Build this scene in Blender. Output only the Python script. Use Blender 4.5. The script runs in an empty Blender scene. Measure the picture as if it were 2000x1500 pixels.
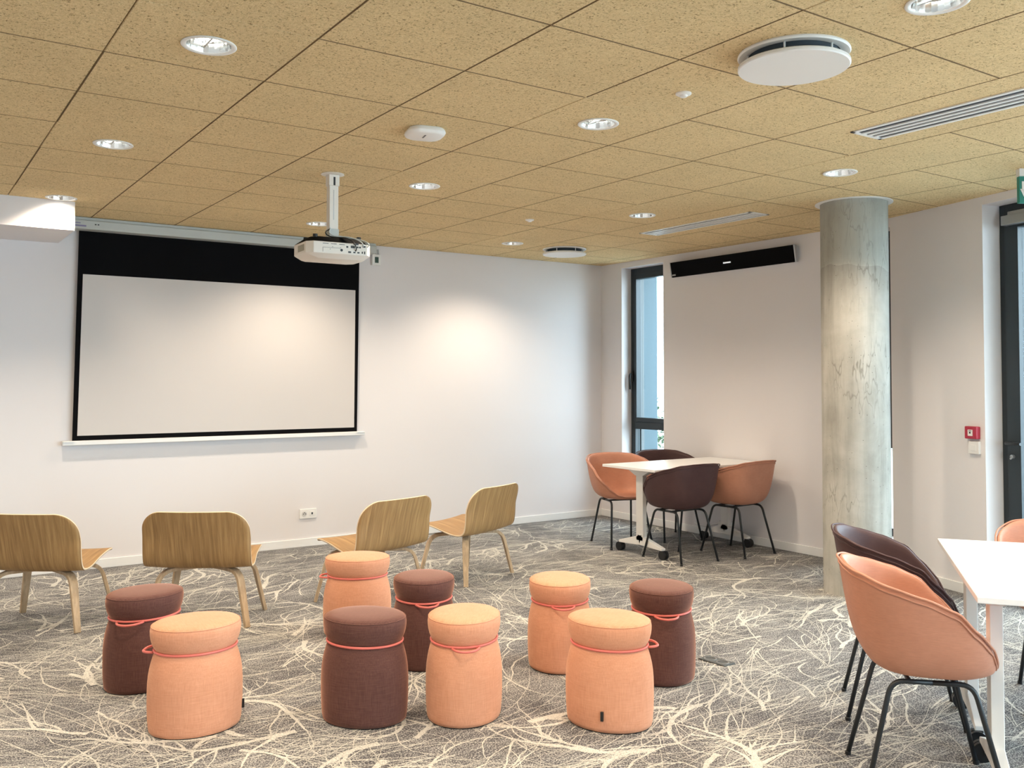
import bpy, bmesh, math, random
from mathutils import Vector, Matrix
random.seed(7)
sc = bpy.context.scene
COL = sc.collection

# ---------------------------------------------------------------- camera
ZC = 2.70
CAMZ = 1.465
YAW, PITCH, ROLL = 0.596, 0.031, 0.001
cd = bpy.data.cameras.new('camera'); cam = bpy.data.objects.new('camera', cd); COL.objects.link(cam)
cd.sensor_fit = 'HORIZONTAL'; cd.sensor_width = 36.0; cd.lens = 36.0*1801.8/2000.0
cd.shift_x = 0.0; cd.shift_y = (685.0-750.0)/2000.0
cd.clip_start = 0.05; cd.clip_end = 200
fw = Vector((math.sin(YAW)*math.cos(PITCH), math.cos(YAW)*math.cos(PITCH), math.sin(PITCH)))
rt = Vector((math.cos(YAW), -math.sin(YAW), 0)); up = rt.cross(fw)
r2 = rt*math.cos(ROLL)+up*math.sin(ROLL); u2 = up*math.cos(ROLL)-rt*math.sin(ROLL)
cam.matrix_world = Matrix(((r2.x, u2.x, -fw.x, 0), (r2.y, u2.y, -fw.y, 0), (r2.z, u2.z, -fw.z, CAMZ), (0, 0, 0, 1)))
sc.camera = cam

# ---------------------------------------------------------------- world, exposure
sc.view_settings.view_transform = 'Standard'; sc.view_settings.look = 'None'
sc.view_settings.gamma = 1.0; sc.view_settings.use_curve_mapping = False
sc.view_settings.exposure = -0.07
W = bpy.data.worlds.new('sky'); sc.world = W; W.use_nodes = True
wb = W.node_tree.nodes['Background']; wb.inputs[0].default_value = (0.76, 0.89, 1.0, 1); wb.inputs[1].default_value = 16.5

SPOT_W = 102.0
WARM = (1.0, 0.83, 0.64)
LX = [0.967, 2.826, 4.686]; LY = [-0.05, 1.688, 3.426, 5.165, 6.903]

def area(name, loc, direction, sx, sy, power, color, portal=False, spread=180):
    l = bpy.data.lights.new(name, 'AREA'); l.shape = 'RECTANGLE'; l.size = sx; l.size_y = sy
    l.energy = power; l.color = color; l.spread = math.radians(spread)
    o = bpy.data.objects.new(name, l); COL.objects.link(o); o.location = loc
    o.rotation_euler = Vector(direction).to_track_quat('-Z', 'Y').to_euler()
    if portal: l.cycles.is_portal = True
    return o
def spot(x, y):
    l = bpy.data.lights.new('downlight_lamp', 'SPOT'); l.energy = SPOT_W; l.color = WARM
    l.spot_size = math.radians(138); l.spot_blend = 0.78; l.shadow_soft_size = 0.055
    o = bpy.data.objects.new('downlight_lamp', l); COL.objects.link(o); o.location = (x, y, ZC-0.012)
    return o
for _x in [-0.893]+LX:  # the leading row and column are unseen lamps added to raise overall brightness
    for _y in [-1.789]+LY: spot(_x, _y)

# wall 2 frame of reference (the wall that angles towards the viewer)
A2 = Vector((6.43, 4.56, 0)); D2 = Vector((-0.263, -0.965, 0)).normalized(); N2 = Vector((0.965, -0.263, 0)).normalized()  # N2 outward
def w2(s, off=0.0, z=0.0): return A2 + D2*s + N2*off + Vector((0, 0, z))
# portals at the openings (they only guide the sky light in)
area('sky_portal', w2(2.27, 0.30, 1.33), -N2, 2.6, 2.0, 1, (1, 1, 1), True)
area('sky_portal', w2(5.85, 0.30, 1.43), -N2, 4.3, 2.3, 1, (1, 1, 1), True)
area('sky_portal', (3.12, -3.58, 1.40), (0, 1, 0), 1.65, 2.2, 1, (1, 1, 1), True)
area('sky_portal', (6.75, 7.12, 1.4), (-1, 0, 0), 0.7, 2.5, 1, (1, 1, 1), True)

# ---------------------------------------------------------------- materials
def mat(name, color, rough=0.6, metal=0.0, spec=0.5, emit=None, estr=0.0):
    m = bpy.data.materials.new(name); m.use_nodes = True
    b = m.node_tree.nodes['Principled BSDF']
    b.inputs['Base Color'].default_value = (*color, 1); b.inputs['Roughness'].default_value = rough
    b.inputs['Metallic'].default_value = metal; b.inputs['Specular IOR Level'].default_value = spec
    if emit: b.inputs['Emission Color'].default_value = (*emit, 1); b.inputs['Emission Strength'].default_value = estr
    return m
class NT:
    def __init__(s, m): s.t = m.node_tree; s.n = s.t.nodes; s.b = s.n['Principled BSDF']
    def add(s, typ, **kw):
        n = s.n.new(typ)
        for k, v in kw.items():
            if k.startswith('i_'):
                n.inputs[int(k[2:]) if k[2:].isdigit() else k[2:].replace('_', ' ')].default_value = v
            else: setattr(n, k, v)
        return n
    def link(s, a, b): s.t.links.new(a, b)
    def coord(s, scale=(1, 1, 1), out='Object', rot=(0, 0, 0)):
        c = s.add('ShaderNodeTexCoord'); m = s.add('ShaderNodeMapping'); m.inputs['Scale'].default_value = scale
        m.inputs['Rotation'].default_value = rot
        s.link(c.outputs[out], m.inputs[0]); return m.outputs[0]
    def noise(s, vec, scale, detail=4, rough=0.6, dist=0.0):
        n = s.add('ShaderNodeTexNoise'); n.inputs['Scale'].default_value = scale; n.inputs['Detail'].default_value = detail
        n.inputs['Roughness'].default_value = rough; n.inputs['Distortion'].default_value = dist
        s.link(vec, n.inputs['Vector']); return n.outputs['Fac']
    def ramp(s, fac, stops):
        r = s.add('ShaderNodeValToRGB'); e = r.color_ramp.elements
        while len(e) < len(stops): e.new(0.5)
        for el, (p, c) in zip(e, stops): el.position = p; el.color = (*c, 1) if len(c) == 3 else c
        s.link(fac, r.inputs[0]); return r.outputs[0]
    def mix(s, fac, a, b, mode='MIX'):
        m = s.add('ShaderNodeMix', data_type='RGBA', blend_type=mode)
        for sock, v in ((m.inputs[0], fac), (m.inputs[6], a), (m.inputs[7], b)):
            if hasattr(v, 'is_output'): s.link(v, sock)
            else: sock.default_value = v if isinstance(v, float) else (*v, 1)
        return m.outputs[2]
    def bump(s, h, strength=0.3, dist=0.002):
        b = s.add('ShaderNodeBump'); b.inputs['Strength'].default_value = strength; b.inputs['Distance'].default_value = dist
        s.link(h, b.inputs['Height']); s.link(b.outputs[0], s.b.inputs['Normal'])

M = {}
def paint(name, c):
    m = mat(name, c, 0.75, spec=0.25); t = NT(m); v = t.coord()
    t.bump(t.noise(v, 260, 2), 0.06, 0.001); return m
M['wall'] = paint('white_wall_paint', (0.765, 0.74, 0.75))
M['base'] = mat('white_skirting', (0.84, 0.84, 0.83), 0.45)
def ceilmat():
    m = mat('wood_wool_panel', (0.5, 0.38, 0.22), 0.95, spec=0.1); t = NT(m)
    v = t.coord(); n1 = t.noise(t.coord((42, 150, 60)), 1.0, 3, 0.7, 1.8); n2 = t.noise(t.coord((130, 45, 60), rot=(0, 0, 0.7)), 1.0, 3, 0.7, 1.8)
    n3 = t.noise(v, 105, 2, 0.6); big = t.noise(v, 2.2, 3)
    c1 = t.ramp(n1, [(0.30, (0.22, 0.14, 0.065)), (0.41, (0.67, 0.49, 0.25)), (0.55, (0.84, 0.655, 0.36)), (0.72, (0.96, 0.80, 0.52))])
    c2 = t.ramp(n2, [(0.30, (0.26, 0.17, 0.08)), (0.41, (0.71, 0.53, 0.29)), (0.68, (0.95, 0.78, 0.49))])
    c = t.mix(0.5, c1, c2)
    pits = t.ramp(n3, [(0.30, (0.34, 0.28, 0.22)), (0.40, (1, 1, 1))])
    c = t.mix(1.0, c, pits, 'MULTIPLY')
    c = t.mix(1.0, c, t.ramp(big, [(0.35, (0.94, 0.94, 0.94)), (0.65, (1, 1, 1))]), 'MULTIPLY'); t.link(c, t.b.inputs['Base Color'])
    a = t.add('ShaderNodeMath', operation='ADD'); t.link(n1, a.inputs[0]); t.link(n2, a.inputs[1])
    t.bump(a.outputs[0], 0.7, 0.004); return m
M['ceil'] = ceilmat()
M['ceil_gap'] = mat('ceiling_joint', (0.22, 0.145, 0.075), 0.95)
def carpet(base, name):
    m = mat(name, (0.2, 0.2, 0.2), 0.95, spec=0.1); t = NT(m)
    v = t.coord(); fine = t.noise(v, 150, 2, 0.7); fine2 = t.noise(v, 520, 1, 0.5); big = t.noise(v, 2.6, 4, 0.6)
    streak = t.noise(t.coord((7, 38, 1), rot=(0, 0, 0.55)), 1.0, 4, 0.65, 1.3)
    ad = t.add('ShaderNodeMath', operation='MULTIPLY_ADD'); t.link(big, ad.inputs[0]); ad.inputs[1].default_value = 0.22; t.link(fine, ad.inputs[2])
    a2 = t.add('ShaderNodeMath', operation='MULTIPLY_ADD'); t.link(streak, a2.inputs[0]); a2.inputs[1].default_value = 0.24; t.link(ad.outputs[0], a2.inputs[2])
    su = t.add('ShaderNodeMath', operation='SUBTRACT'); t.link(a2.outputs[0], su.inputs[0]); su.inputs[1].default_value = 0.23
    if base:
        c = t.ramp(su.outputs[0], [(0.37, (0.050, 0.049, 0.055)), (0.47, (0.110, 0.108, 0.116)), (0.54, (0.24, 0.235, 0.235)), (0.62, (0.50, 0.49, 0.46))])
    else:
        c = t.ramp(su.outputs[0], [(0.28, (0.22, 0.212, 0.20)), (0.40, (0.46, 0.445, 0.405)), (0.55, (0.65, 0.63, 0.575))])
    t.link(c, t.b.inputs['Base Color'])
    t.bump(fine2, 0.5, 0.003); return m
M['carpet'] = carpet(True, 'grey_loop_carpet'); M['carpet_line'] = carpet(False, 'cream_carpet_yarn')
def fabric(name, dark, light, tint, flat_=False):
    m = mat(name, light, 0.9, spec=0.15); t = NT(m)
    vh = t.coord((22, 600, 22) if flat_ else (22, 22, 750)); vv = t.coord((600, 22, 22) if flat_ else (520, 520, 16)); v = t.coord()
    a = t.noise(vh, 1.0, 2, 0.5); b = t.noise(vv, 1.0, 2, 0.5); bigv = t.noise(v, 6, 2)
    s = t.add('ShaderNodeMath', operation='ADD'); t.link(a, s.inputs[0]); t.link(b, s.inputs[1])
    h = t.add('ShaderNodeMath', operation='MULTIPLY'); h.inputs[1].default_value = 0.5; t.link(s.outputs[0], h.inputs[0])
    c = t.ramp(h.outputs[0], [(0.30, dark), (0.5, tint), (0.70, light)])
    d = t.ramp(bigv, [(0.35, (0.93, 0.93, 0.93)), (0.65, (1, 1, 1))])
    c = t.mix(1.0, c, d, 'MULTIPLY'); t.link(c, t.b.inputs['Base Color'])
    b_ = t.b; b_.inputs['Sheen Weight'].default_value = 0.38; b_.inputs['Sheen Roughness'].default_value = 0.35; b_.inputs['Sheen Tint'].default_value = (1.0, 0.72, 0.52, 1)
    if light[0] < 0.3: b_.inputs['Sheen Weight'].default_value = 0.75; b_.inputs['Sheen Tint'].default_value = (1.0, 0.52, 0.36, 1)
    t.bump(h.outputs[0], 0.25, 0.001); return m
M['peach'] = fabric('peach_woven_fabric', (0.60, 0.265, 0.150), (0.78, 0.395, 0.255), (0.70, 0.335, 0.205))
M['peach_top'] = fabric('peach_woven_top', (0.60, 0.265, 0.150), (0.78, 0.395, 0.255), (0.70, 0.335, 0.205), True)
M['maroon'] = fabric('maroon_woven_fabric', (0.080, 0.034, 0.030), (0.165, 0.080, 0.064), (0.120, 0.055, 0.046))
M['maroon_top'] = fabric('maroon_woven_top', (0.080, 0.034, 0.030), (0.165, 0.080, 0.064), (0.120, 0.055, 0.046), True)
M['cord'] = mat('coral_cord', (0.72, 0.17, 0.14), 0.45)
def leather(name, c, c2):
    m = mat(name, c, 0.55, spec=0.35); t = NT(m); v = t.coord()
    n = t.noise(v, 9, 5, 0.7); w = t.noise(t.coord((30, 30, 420)), 1, 2)
    col = t.mix(1.0, t.ramp(n, [(0.3, c2), (0.7, c)]), t.ramp(w, [(0.35, (0.90, 0.90, 0.90)), (0.65, (1, 1, 1))]), 'MULTIPLY')
    t.link(col, t.b.inputs['Base Color']); t.bump(t.noise(v, 420, 2), 0.12, 0.001); return m
M['tan'] = leather('tan_upholstery', (0.56, 0.265, 0.175), (0.50, 0.225, 0.145))
M['brown'] = leather('dark_brown_upholstery', (0.082, 0.040, 0.040), (0.066, 0.031, 0.033))
def wood(name, a, b, c, sc_=(55, 3, 3)):
    m = mat(name, b, 0.5, spec=0.35); t = NT(m)
    v = t.coord(sc_); n = t.noise(v, 1.0, 5, 0.6, 0.4); v2 = t.coord((sc_[0]*4, sc_[1]*2, sc_[2]*2)); n2 = t.noise(v2, 1.0, 3)
    col = t.ramp(n, [(0.3, a), (0.5, b), (0.68, c)])
    col = t.mix(1.0, col, t.ramp(n2, [(0.35, (0.82, 0.82, 0.82)), (0.6, (1, 1, 1))]), 'MULTIPLY')
    t.link(col, t.b.inputs['Base Color']); return m
M['oak'] = wood('oak_veneer', (0.27, 0.155, 0.062), (0.36, 0.215, 0.088), (0.45, 0.285, 0.125))
M['oak_leg'] = wood('oak_bent_leg', (0.40, 0.29, 0.18), (0.52, 0.38, 0.24), (0.62, 0.47, 0.31), (20, 20, 4))
M['ply'] = mat('pale_ply_edge', (0.70, 0.58, 0.42), 0.55)
M['black_metal'] = mat('black_powder_coat', (0.012, 0.016, 0.020), 0.42)
M['black_plastic'] = mat('black_plastic', (0.010, 0.011, 0.013), 0.35)
M['frame'] = mat('anthracite_frame', (0.016, 0.024, 0.030), 0.4)
M['white'] = mat('white_laminate', (0.85, 0.85, 0.86), 0.35)
M['white_metal'] = mat('white_painted_metal', (0.80, 0.80, 0.79), 0.35)
M['white_plastic'] = mat('white_plastic', (0.82, 0.81, 0.79), 0.4)
M['proj_white'] = mat('ivory_plastic', (0.74, 0.70, 0.64), 0.45)
M['grey_case'] = mat('pale_grey_metal', (0.50, 0.53, 0.52), 0.45)
M['screen_black'] = mat('screen_masking', (0.004, 0.004, 0.005), 0.9, spec=0.1)
M['screen'] = mat('matte_screen_white', (0.63, 0.60, 0.585), 0.95, spec=0.05)
M['silver'] = mat('polished_reflector', (0.92, 0.93, 0.92), 0.12, 1.0)
M['steel'] = mat('brushed_steel', (0.45, 0.46, 0.47), 0.35, 0.8)
M['bulb'] = mat('lamp_tube', (1, 1, 1), 0.4, emit=(1.0, 0.92, 0.78), estr=18.0)
M['dark_void'] = mat('dark_slot', (0.03, 0.045, 0.06), 0.7)
M['slot'] = mat('grey_slot', (0.045, 0.055, 0.068), 0.7)
M['red'] = mat('red_plastic', (0.42, 0.025, 0.055), 0.4)
M['green'] = mat('green_sign', (0.01, 0.20, 0.16), 0.4)
M['dark_green'] = mat('dark_green_plastic', (0.02, 0.06, 0.045), 0.4)
M['fin'] = mat('blue_grey_cladding', (0.032, 0.062, 0.078), 0.6)
M['concrete_out'] = mat('outdoor_paving', (0.36, 0.37, 0.36), 0.9)
M['leaf'] = mat('hedge_leaf', (0.045, 0.075, 0.03), 0.7)
M['led'] = mat('white_emblem', (0.85, 0.88, 0.9), 0.4, emit=(0.9, 0.95, 1), estr=0.5)  # the emblem is no lamp; a slight glow is put into its colour
M['grey_plate'] = mat('grey_floor_plate', (0.075, 0.083, 0.085), 0.5)
def glassm():
    m = bpy.data.materials.new('window_glass'); m.use_nodes = True; nt = m.node_tree; nt.nodes.clear()
    o = nt.nodes.new('ShaderNodeOutputMaterial'); tr = nt.nodes.new('ShaderNodeBsdfTransparent'); gl = nt.nodes.new('ShaderNodeBsdfGlossy')
    tr.inputs[0].default_value = (0.90, 0.96, 0.97, 1); gl.inputs['Roughness'].default_value = 0.02
    lw = nt.nodes.new('ShaderNodeLayerWeight'); lw.inputs[0].default_value = 0.5; mx = nt.nodes.new('ShaderNodeMixShader')
    pw = nt.nodes.new('ShaderNodeMath'); pw.operation = 'POWER'; pw.inputs[1].default_value = 4.0; nt.links.new(lw.outputs['Facing'], pw.inputs[0])
    fr = nt.nodes.new('ShaderNodeMath'); fr.operation = 'MULTIPLY_ADD'; fr.inputs[1].default_value = 0.5; fr.inputs[2].default_value = 0.03; nt.links.new(pw.outputs[0], fr.inputs[0])
    nt.links.new(fr.outputs[0], mx.inputs[0]); nt.links.new(tr.outputs[0], mx.inputs[1]); nt.links.new(gl.outputs[0], mx.inputs[2])
    nt.links.new(mx.outputs[0], o.inputs[0]); return m
M['glass'] = glassm()
def concrete():
    m = mat('cast_concrete', (0.4, 0.4, 0.37), 0.8, spec=0.2); t = NT(m)
    v = t.coord(); mott = t.noise(v, 3.2, 6, 0.65, 0.4); streak = t.noise(t.coord((9, 9, 0.8)), 1, 4, 0.6, 0.8)
    c = t.ramp(mott, [(0.30, (0.27, 0.27, 0.245)), (0.50, (0.42, 0.415, 0.38)), (0.68, (0.54, 0.535, 0.50))])
    c = t.mix(0.45, c, t.ramp(streak, [(0.35, (0.27, 0.255, 0.22)), (0.55, (0.48, 0.465, 0.42)), (0.7, (0.56, 0.55, 0.51))]))
    # drip lines
    vn = t.add('ShaderNodeTexVoronoi', feature='DISTANCE_TO_EDGE'); vn.inputs['Scale'].default_value = 1.0
    mp = t.coord((11, 11, 2.6)); nz = t.add('ShaderNodeTexNoise'); nz.inputs['Scale'].default_value = 2.0
    t.link(mp, nz.inputs['Vector']); av = t.add('ShaderNodeVectorMath', operation='ADD'); t.link(mp, av.inputs[0]); t.link(nz.outputs['Color'], av.inputs[1])
    t.link(av.outputs[0], vn.inputs['Vector'])
    ln = t.ramp(vn.outputs['Distance'], [(0.0, (0.58, 0.57, 0.55)), (0.04, (1, 1, 1))])
    msk = t.ramp(t.noise(v, 1.5, 2), [(0.48, (0, 0, 0)), (0.60, (1, 1, 1))])
    c = t.mix(1.0, c, t.mix(msk, (1, 1, 1), ln), 'MULTIPLY')
    # pin holes
    ph = t.add('ShaderNodeTexVoronoi'); ph.inputs['Scale'].default_value = 28.0; t.link(v, ph.inputs['Vector'])
    c = t.mix(1.0, c, t.ramp(ph.outputs['Distance'], [(0.05, (0.30, 0.30, 0.30)), (0.09, (1, 1, 1))]), 'MULTIPLY')
    # the upper pour is a smoother, greyer band with a curved joint
    sp = t.add('ShaderNodeSeparateXYZ'); cc = t.add('ShaderNodeTexCoord'); t.link(cc.outputs['Object'], sp.inputs[0])
    wob = t.add('ShaderNodeMath', operation='MULTIPLY_ADD'); t.link(t.noise(t.coord((3, 3, 0.2)), 1, 2), wob.inputs[0]); wob.inputs[1].default_value = 0.16; t.link(sp.outputs[2], wob.inputs[2])
    band = t.ramp(wob.outputs[0], [(0.0, (0, 0, 0)), (1.0, (1, 1, 1))])
    mr = t.add('ShaderNodeMapRange'); mr.inputs[1].default_value = 2.30; mr.inputs[2].default_value = 2.33; t.link(wob.outputs[0], mr.inputs[0])
    c = t.mix(mr.outputs[0], c, t.mix(0.55, c, (0.335, 0.345, 0.315)))
    jr = t.add('ShaderNodeMapRange'); jr.inputs[1].default_value = 2.05; jr.inputs[2].default_value = 2.30; t.link(wob.outputs[0], jr.inputs[0])
    gt = t.add('ShaderNodeMath', operation='LESS_THAN'); gt.inputs[1].default_value = 2.31; t.link(wob.outputs[0], gt.inputs[0])
    mu = t.add('ShaderNodeMath', operation='MULTIPLY'); t.link(jr.outputs[0], mu.inputs[0]); t.link(gt.outputs[0], mu.inputs[1])
    mu2 = t.add('ShaderNodeMath', operation='MULTIPLY'); mu2.inputs[1].default_value = 0.55; t.link(mu.outputs[0], mu2.inputs[0])
    mu3 = t.add('ShaderNodeMath', operation='MULTIPLY'); t.link(mott, mu3.inputs[0]); t.link(mu2.outputs[0], mu3.inputs[1])
    c = t.mix(mu3.outputs[0], c, (0.13, 0.125, 0.11))
    t.link(c, t.b.inputs['Base Color']); t.bump(mott, 0.1, 0.004); return m
M['concrete'] = concrete()

# ---------------------------------------------------------------- mesh helpers
class MB:
    def __init__(s): s.v = []; s.f = []; s.mi = []
    def add(s, vs, fs, mi=0):
        o = len(s.v); s.v += [tuple(p) for p in vs]; s.f += [tuple(i+o for i in f) for f in fs]; s.mi += [mi]*len(fs); return s
    def box(s, a, b, mi=0):
        x0, y0, z0 = a; x1, y1, z1 = b
        x0, x1 = min(x0, x1), max(x0, x1); y0, y1 = min(y0, y1), max(y0, y1); z0, z1 = min(z0, z1), max(z0, z1)
        return s.add([(x0,y0,z0),(x1,y0,z0),(x1,y1,z0),(x0,y1,z0),(x0,y0,z1),(x1,y0,z1),(x1,y1,z1),(x0,y1,z1)],
                     [(0,3,2,1),(4,5,6,7),(0,1,5,4),(1,2,6,5),(2,3,7,6),(3,0,4,7)], mi)
    def hexa(s, pts, mi=0):
        return s.add(pts, [(0,3,2,1),(4,5,6,7),(0,1,5,4),(1,2,6,5),(2,3,7,6),(3,0,4,7)], mi)
    def wbox(s, s0, s1, o0, o1, z0, z1, mi=0):   # box in wall-2 coordinates
        P = [w2(s0,o0,z0), w2(s1,o0,z0), w2(s1,o1,z0), w2(s0,o1,z0), w2(s0,o0,z1), w2(s1,o0,z1), w2(s1,o1,z1), w2(s0,o1,z1)]
        return s.hexa(P, mi)
    def lathe(s, prof, c=(0,0,0), n=48, sx=1.0, sy=1.0, capb=True, capt=True, mi=0, a0=0.0):
        vs = []; fs = []
        for (r, z) in prof:
            for i in range(n):
                a = 2*math.pi*i/n+a0; vs.append((c[0]+r*sx*math.cos(a), c[1]+r*sy*math.sin(a), c[2]+z))
        for k in range(len(prof)-1):
            for i in range(n):
                j = (i+1) % n; fs.append((k*n+i, k*n+j, (k+1)*n+j, (k+1)*n+i))
        if capb: fs.append(tuple(reversed(range(n))))
        if capt: fs.append(tuple((len(prof)-1)*n+i for i in range(n)))
        return s.add(vs, fs, mi)
    def tube(s, pts, r, n=10, closed=False, mi=0, flat=None):
        pts = [Vector(p) for p in pts]; L = len(pts); vs = []; fs = []
        prev = None
        for i, p in enumerate(pts):
            if closed: t = pts[(i+1) % L]-pts[i-1]
            else: t = pts[min(i+1, L-1)]-pts[max(i-1, 0)]
            t.normalize()
            if prev is None:
                ref = Vector((0, 0, 1)) if abs(t.z) < 0.9 else Vector((1, 0, 0)); a = t.cross(ref).normalized()
            else: a = (prev - t*prev.dot(t)).normalized()
            b = t.cross(a); prev = a
            rr = r[i] if isinstance(r, (list, tuple)) else r
            for k in range(n):
                q = 2*math.pi*k/n; vs.append(p+a*math.cos(q)*rr+b*math.sin(q)*rr)
        for i in range(L if closed else L-1):
            for k in range(n):
                j = (i+1) % L; k2 = (k+1) % n; fs.append((i*n+k, i*n+k2, j*n+k2, j*n+k))
        if not closed: fs.append(tuple(reversed(range(n)))); fs.append(tuple((L-1)*n+k for k in range(n)))
        return s.add(vs, fs, mi)
    def sweep(s, pts, side, w, t, mi=0):          # rectangular section; side = constant width direction
        pts = [Vector(p) for p in pts]; side = Vector(side).normalized(); vs = []; fs = []; L = len(pts)
        for i, p in enumerate(pts):
            tg = (pts[min(i+1, L-1)]-pts[max(i-1, 0)]).normalized(); nn = tg.cross(side).normalized()
            ww = w[i] if isinstance(w, (list, tuple)) else w
            for a, b in ((-1, -1), (1, -1), (1, 1), (-1, 1)): vs.append(p+side*ww/2*a+nn*t/2*b)
        for i in range(L-1):
            for k in range(4):
                k2 = (k+1) % 4; fs.append((i*4+k, i*4+k2, i*4+4+k2, i*4+4+k))
        fs.append((3, 2, 1, 0)); fs.append(tuple((L-1)*4+k for k in range(4)))
        return s.add(vs, fs, mi)
    def build(s, name, m, parent=None, smooth=False, bevel=0.0, seg=2, sub=0, autos=False):
        me = bpy.data.meshes.new(name); me.from_pydata(s.v, [], s.f)
        for mm in (m if isinstance(m, (list, tuple)) else [m]): me.materials.append(M[mm] if isinstance(mm, str) else mm)
        for p, i in zip(me.polygons, s.mi): p.material_index = i
        bm = bmesh.new(); bm.from_mesh(me); bmesh.ops.recalc_face_normals(bm, faces=bm.faces[:]); bm.to_mesh(me); bm.free()
        if smooth:
            for p in me.polygons: p.use_smooth = True
        o = bpy.data.objects.new(name, me); COL.objects.link(o)
        if parent: o.parent = parent
        if bevel:
            b = o.modifiers.new('bevel', 'BEVEL'); b.width = bevel; b.segments = seg; b.limit_method = 'ANGLE'; b.angle_limit = math.radians(40)
            for p in me.polygons: p.use_smooth = True
            b.harden_normals = True
        if autos: me.set_sharp_from_angle(angle=math.radians(40))
        if sub: q = o.modifiers.new('sub', 'SUBSURF'); q.levels = sub; q.render_levels = sub
        return o
def thing(name, label, cat, loc=(0, 0, 0), rz=0.0, group=None):
    o = bpy.data.objects.new(name, None); COL.objects.link(o); o.empty_display_size = 0.1
    o.location = loc; o.rotation_euler = (0, 0, rz); return tag(o, label, cat, group)
def tag(o, label=None, cat=None, group=None, kind=None):
    if label: o['label'] = label
    if cat: o['category'] = cat
    if group: o['group'] = group
    if kind: o['kind'] = kind
    return o
def struct(o, label=None): o['kind'] = 'structure'; 
def dup(root, loc, rz, label, group=None):
    def cp(o, par):
        c = o.copy(); COL.objects.link(c); c.parent = par
        for ch in [x for x in bpy.data.objects if x.parent == o]: cp(ch, c)
        return c
    r = cp(root, None); r.location = loc; r.rotation_euler = (0, 0, rz); r['label'] = label
    if group: r['group'] = group
    return r

# ================================================================ SETTING
XL, YF, YN = -2.3, 7.75, -3.5          # left wall, screen wall, rear wall
TH = 0.30
sN = (4.56-YN)/0.965*1.0002
corner_n = w2((4.56-YN)/(-D2.y))
# floor (slab + carpet motif)
fl = MB()
fl.box((XL-0.3, YN-0.3, -0.2), (7.1, YF+0.3, 0.0))
def ribbon(pts, ws, z):
    vs = []; fs = []
    for i, p in enumerate(pts):
        a = pts[max(i-1, 0)]; b = pts[min(i+1, len(pts)-1)]
        tx, ty = b[0]-a[0], b[1]-a[1]; l = math.hypot(tx, ty) or 1; nx, ny = -ty/l, tx/l
        w = ws[i]*random.uniform(0.72, 1.28); vs += [(p[0]+nx*w, p[1]+ny*w, z), (p[0]-nx*w, p[1]-ny*w, z)]
    for i in range(len(pts)-1): fs.append((2*i, 2*i+1, 2*i+3, 2*i+2))
    fl.add(vs, fs, 1)
rib_n = 0
def inside(x, y): return -1.0 < x < 6.38 and 1.0 < y < 7.68 and (y > 4.5 or x < 6.38-(4.56-y)*0.2725)
def grow(x, y, a, w, length, depth):
    global rib_n
    step = 0.028; pts = [(x, y)]; ws = [w]; n = int(length/step); curl = random.uniform(-0.35, 0.35)
    kids = []
    for i in range(n):
        curl += random.gauss(0, 0.30); curl *= 0.88
        a += (curl*0.13 + random.gauss(0, 0.10))
        x += math.cos(a)*step; y += math.sin(a)*step
        if not inside(x, y): break
        pts.append((x, y)); ws.append(w*(1-0.82*(i+1)/n))
        if depth < 3 and random.random() < (0.17 if depth == 0 else 0.13):
            kids.append((x, y, a+random.choice((-1, 1))*random.uniform(0.35, 0.95), ws[-1]*random.uniform(0.55, 0.85), length*random.uniform(0.3, 0.65), depth+1))
    if len(pts) > 2: ribbon(pts, ws, 0.0004+(rib_n % 40)*0.00003); rib_n += 1
    for k in kids: grow(*k)
def field(x, y): return 0.55*math.sin(1.3*x+0.7*y+0.4)+0.5*math.sin(0.9*y-1.7*x+2.0)+0.3*math.sin(2.9*x+2.1*y)+0.25
for i in range(210):                         # thick forked roots
    x0 = random.uniform(-0.8, 6.3); y0 = random.uniform(1.1, 7.6)
    if not inside(x0, y0): continue
    a0 = field(x0, y0)+random.choice((0, math.pi))+random.gauss(0, 0.5)
    grow(x0, y0, a0, random.uniform(0.010, 0.020), random.uniform(0.4, 0.85), 0)
for i in range(620):                         # medium branching twigs
    x0 = random.uniform(-0.8, 6.3); y0 = random.uniform(1.1, 7.6)
    if not inside(x0, y0): continue
    grow(x0, y0, field(x0, y0)+random.choice((0, math.pi))+random.gauss(0, 0.55), random.uniform(0.0035, 0.007), random.uniform(0.35, 0.9), 1)
for i in range(950):                        # fans of long fine strands
    x0 = random.uniform(-0.8, 6.3); y0 = random.uniform(1.1, 7.6); aa = field(x0, y0)+random.choice((0, math.pi))+random.gauss(0, 0.25)
    if not inside(x0, y0): continue
    for k in range(random.randint(2, 4)):
        x, y, a = x0+random.gauss(0, 0.02), y0+random.gauss(0, 0.02), aa+random.gauss(0, 0.16); pts = [(x, y)]; n = random.randint(9, 22); w = random.uniform(0.0015, 0.0030); ws = [w]; cu_ = random.gauss(0, 0.035)
        for q in range(n):
            a += cu_+random.gauss(0, 0.03); x += math.cos(a)*0.04; y += math.sin(a)*0.04
            if not inside(x, y): break
            pts.append((x, y)); ws.append(w*(1-0.75*q/n))
        if len(pts) > 3: ribbon(pts, ws, 0.0004+(rib_n % 40)*0.00003); rib_n += 1
flo = fl.build('floor', ['carpet', 'carpet_line']); struct(flo)
# soften: long fine strands are part of the same carpet

# back wall (screen wall)
struct(MB().box((XL-TH, YF, 0), (6.43+TH, YF+TH, ZC+0.14)).build('wall_back', 'wall'))
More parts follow.
